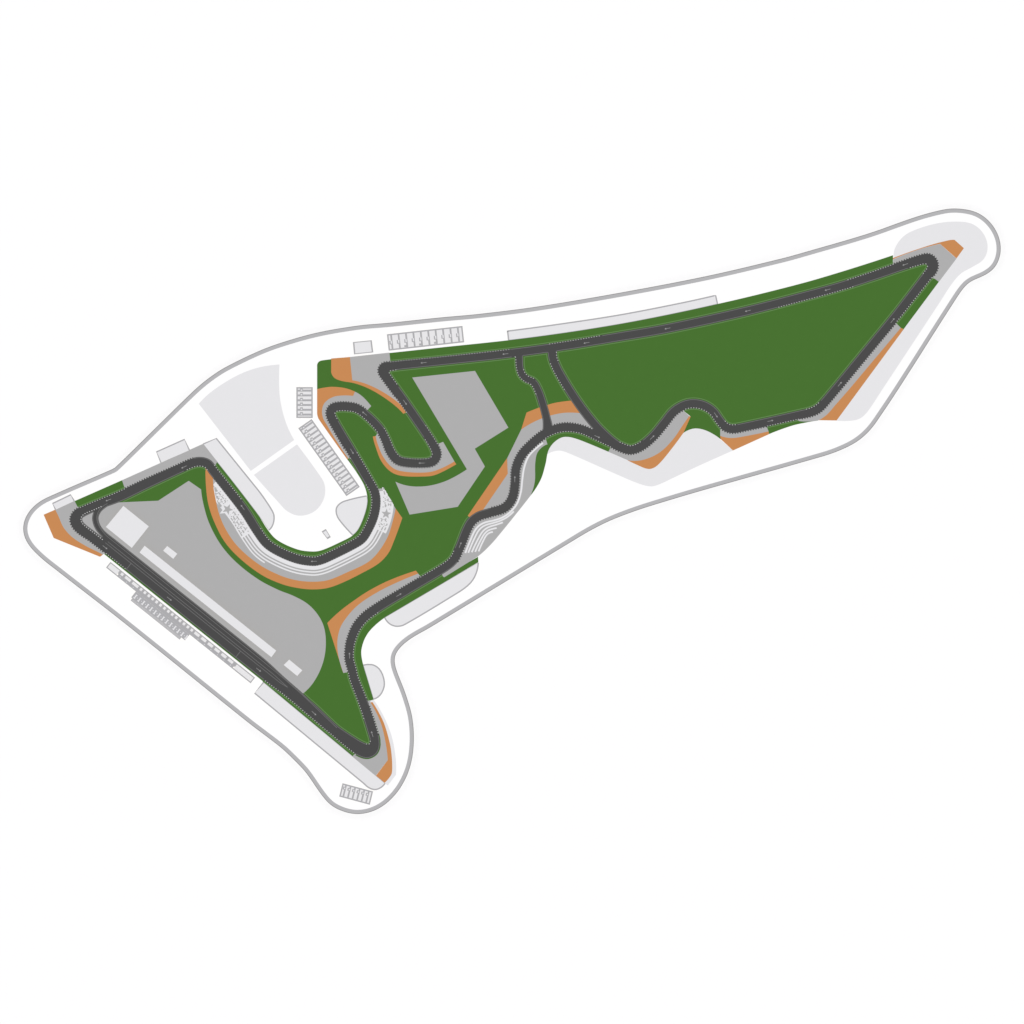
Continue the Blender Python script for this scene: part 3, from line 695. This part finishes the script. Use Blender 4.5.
# ================================================================== GRANDSTANDS
def stand(label, A, B, D, divs, hatch_t, hatch_dir, steps=10, zlo=1.4, zhi=7.0, hl=1.45, bar=0.9, extra=()):
    """A rear corner, B rear corner at the other end, D front corner next to A; divs: distance of every aisle from A"""
    Lu = math.dist(A, B); Lv = math.dist(A, D)
    ux, uy = (B[0]-A[0])/Lu, (B[1]-A[1])/Lu; vx, vy = (D[0]-A[0])/Lv, (D[1]-A[1])/Lv
    g = 0.25; A = (A[0] - (ux+vx)*g, A[1] - (uy+vy)*g); Lu += 2*g; Lv += 2*g; divs = [d + g for d in divs]
    P = lambda s, t: (A[0] + ux*s + vx*t, A[1] + uy*s + vy*t)
    rect = lambda s0, s1, t0, t1: [P(s0, t0), P(s1, t0), P(s1, t1), P(s0, t1)]
    r = thing('grandstand', label, 'grandstand', P(Lu/2, Lv/2), 'ribbed grandstands around the circuit')
    e = 1.4
    zt = lambda k: zhi - (zhi - zlo) * k / (steps - 1)
    def stepped(s0, s1, add, t0=e, t1=None):
        t1 = Lv - e if t1 is None else t1
        mb = MB()
        for k in range(steps):
            mb.prism(rect(s0, s1, t0 + (t1-t0)*k/steps, t0 + (t1-t0)*(k+1)/steps - 0.002), 0.0, zt(k) + add)
        return mb
    part(MB().prism(rect(0, Lu, 0, e - .003), 0, zhi + 0.9), 'rear_wall', M['wall'], r)
    part(MB().prism(rect(0, Lu, Lv - e + .003, Lv), 0, zlo + 0.6), 'front_wall', M['wall'], r)
    for s0, s1 in ((0, e), (Lu - e, Lu)):
        part(stepped(s0, s1, 0.35), 'end_wall', M['wall'], r)
    edges = [e - bar/2] + list(divs) + [Lu - e + bar/2]
    for i in range(len(edges) - 1):
        part(stepped(edges[i] + bar/2 + .003, edges[i+1] - bar/2 - .003, 0.0), 'seating_block', M['pale'], r)
    for d in divs:
        part(stepped(d - bar/2, d + bar/2, 0.25), 'aisle', M['wall'], r)
    for d in divs:
        t_ = hatch_t * Lv; k = min(steps - 1, int((t_ - e)/(Lv - 2*e)*steps)); z = zt(max(0, k - 1)) + 0.5
        s0, s1 = (d - bar/2 - 1.5, d + bar/2) if hatch_dir < 0 else (d - bar/2, d + bar/2 + 1.5)
        hb = part(MB().prism(rect(s0, s1, t_ - hl, t_ + hl), 0.5, z), 'stair_housing', M['wall'], r)
        c_ = (s0 + s1)/2 + (0.15 if hatch_dir < 0 else -.15)
        sub(MB().prism(rect(c_ - .6, c_ + .6, t_ - hl + .75, t_ + hl - .75), z + .003, z + .15), 'skylight', M['pale'], hb, r)
    for k in extra:
        d = divs[k + 1]
        part(MB().prism(rect(d - bar/2 - 2.0, d - bar/2 - .01, Lv - e - 2.3, Lv - e - .3), 0.4, zlo + 2.6), 'front_booth', M['wall'], r)
    return r
stand('short upright grandstand of stacked ribs left of the orange gravel corner', (296.6,387.4), (296.6,417.7), (312.5,387.4), [3.25, 8.0, 12.9, 17.6, 22.4, 27.2], 0.31, -1, bar=1.95)
A_, B_ = (298.6,428.4), (346.5,495.8); Lg = math.dist(A_, B_); st_ = (Lg - 5.6)/16
stand('longest ribbed grandstand, slanting down beside the orange edged corner', A_, B_, (311.6,419.4), [2.8 + st_*k for k in range(17)], 0.30, -1, bar=1.85)
stand('wide ribbed grandstand of nine big bays by the northern straight', (387.2,334.5), (462.2,326.2), (388.9,350.4), [3.8 + 7.45*k for k in range(10)], 0.50, -1, bar=1.75, hl=2.3, extra=(1, 3, 5))
stand('small tilted ribbed grandstand at the bottom, inside the perimeter bend', (342.7,783.5), (372.8,791.6), (339.5,796.4), [3.7 + 4.72*k for k in range(6)], 0.32, -1, steps=8, bar=1.65)

# main grandstand beside the start straight
mx, my = 110.5, 561.9
E = (0.7807, 0.6249); F_ = (-0.6249, 0.7807); LM, DM = 185.2, 7.2
Pm = lambda s, t: (mx + E[0]*s + F_[0]*t, my + E[1]*s + F_[1]*t)
rm = lambda s0, s1, t0, t1: [Pm(s0, t0), Pm(s1, t0), Pm(s1, t1), Pm(s0, t1)]
r = thing('grandstand', 'very long narrow main grandstand of many bays along the start straight', 'grandstand', Pm(LM/2, DM/2), 'main stand on the start straight')
def mstep(s0, s1, t0, t1, z0, z1, steps):
    mb = MB()
    for k in range(steps):
        mb.prism(rm(s0, s1, t0 + (t1-t0)*k/steps, t0 + (t1-t0)*(k+1)/steps - .002), 0, z0 + (z1-z0)*k/max(1, steps-1))
    return mb
cells = [(15.4, 18.3, 0), (20.8, 27.7, 0), (30.0, 37.4, 0)] + [(39.8 + 5*k, 42.4 + 5*k, 0) for k in range(14)] + [(109.7 + 8.6*k, 115.7 + 8.6*k, 0) for k in range(6)]
part(MB().prism(rm(0, LM, 0, 1.05), 0, 1.8), 'front_wall', M['wall'], r)
part(MB().prism(rm(0, 1.1, 1.053, DM), 0, 6.4), 'end_wall', M['wall'], r)
part(MB().prism(rm(LM - 1.1, LM, 1.053, DM), 0, 6.4), 'end_wall', M['wall'], r)
part(MB().prism(rm(1.103, 13.9, DM - 1.1, DM), 0, 6.4), 'rear_wall', M['wall'], r)
part(MB().prism(rm(161.6, LM - 1.103, DM - 1.1, DM), 0, 6.4), 'rear_wall', M['wall'], r)
part(mstep(1.106, 12.7, 1.056, DM - 1.103, 1.2, 5.2, 7), 'seating_block', M['pale'], r)
part(mstep(162.8, LM - 1.106, 1.056, DM - 1.103, 1.2, 5.2, 7), 'seating_block', M['pale'], r)
part(MB().prism(rm(13.9, 161.6, 4.35, DM), 0, 6.2), 'rear_concourse', M['wall'], r)
s_prev = 12.7
for s0, s1, _ in cells + [(162.8, 0, 0)]:
    part(mstep(s_prev + .003, s0 - .003, 1.056, 4.347, 1.5, 4.6, 4), 'aisle', M['wall'], r)
    if s1: part(MB().prism(rm(s0, s1, 3.853, 4.347), 0, 4.9), 'aisle', M['wall'], r)
    if s1: part(mstep(s0, s1, 1.056, 3.85, 1.2, 4.3, 4), 'seating_block', M['pale'], r)
    s_prev = s1
for k in range(18):                       # small roof lights in the concourse
    s = 16.5 + 1.7*k*0 + (k * 8.3); 
    if s < 36 or s > 110:
        part(MB().prism(rm(s, s + .9, 5.3, 6.0), 6.203, 6.35), 'roof_light', M['pale'], r)
r = thing('grandstand_annex', 'grey block with a row of pale stair wells behind the main grandstand', 'stand block', Pm(72, 12), None)
part(MB().prism(rm(38.3, 107.2, 7.25, 14.7), 0, 8.5), 'upper_deck', M['wall'], r)
part(MB().prism(rm(39.8, 102.5, 14.75, 17.5), 0, 5.5), 'rear_deck', M['wall'], r)
for k in range(14):
    s = 41.2 + 5*k
    mb = MB().prism(rm(s - .62, s + .62, 9.9, 12.9), 8.503, 8.9).prism(rm(s - 1.25, s + 1.0, 12.95, 13.8), 8.503, 8.9).prism(rm(s - .9, s + 1.1, 9.2, 9.85), 8.503, 8.9)
    part(mb, 'stair_well', M['pale'], r)
    if k < 13:
        part(MB().prism(rm(s + 2.2, s + 2.95, 11.0, 11.7), 8.503, 8.75), 'roof_light', M['pale'], r)
part(MB().prism(rm(106.1, 106.5, 9.5, 13.5), 8.503, 8.8), 'roof_rail', M['pale'], r)
for t_ in (15.5, 16.45):
    part(MB().prism(rm(40.6, 101.6, t_, t_ + .2), 5.503, 5.65), 'roof_rail', M['pale'], r)

# ================================================================== LIGHT, SKY, CAMERA
w_ = bpy.data.worlds.new('World'); sc.world = w_; w_.use_nodes = True
nt = w_.node_tree; sky = nt.nodes.new('ShaderNodeTexSky'); sky.sky_type = 'NISHITA'; sky.sun_disc = False
sky.sun_elevation = math.radians(90); sky.sun_rotation = 0
bg = nt.nodes['Background']; nt.links.new(sky.outputs['Color'], bg.inputs['Color']); bg.inputs['Strength'].default_value = 0.05
ld = bpy.data.lights.new('sun', 'SUN'); ld.energy = 3.56; ld.angle = math.radians(0.5); ld.color = (1.0, 0.965, 0.905)
lo = bpy.data.objects.new('sun', ld); C.objects.link(lo); lo.location = (0, 0, 900)
cd = bpy.data.cameras.new('camera'); cam = bpy.data.objects.new('camera', cd); C.objects.link(cam)
cd.type = 'ORTHO'; cd.ortho_scale = 1024 * S; cam.location = (0, 0, 1500); cd.clip_end = 40000; cd.clip_start = 1
sc.camera = cam
sc.view_settings.view_transform = 'Standard'; sc.view_settings.look = 'None'; sc.view_settings.gamma = 1
sc.view_settings.exposure = 0.0
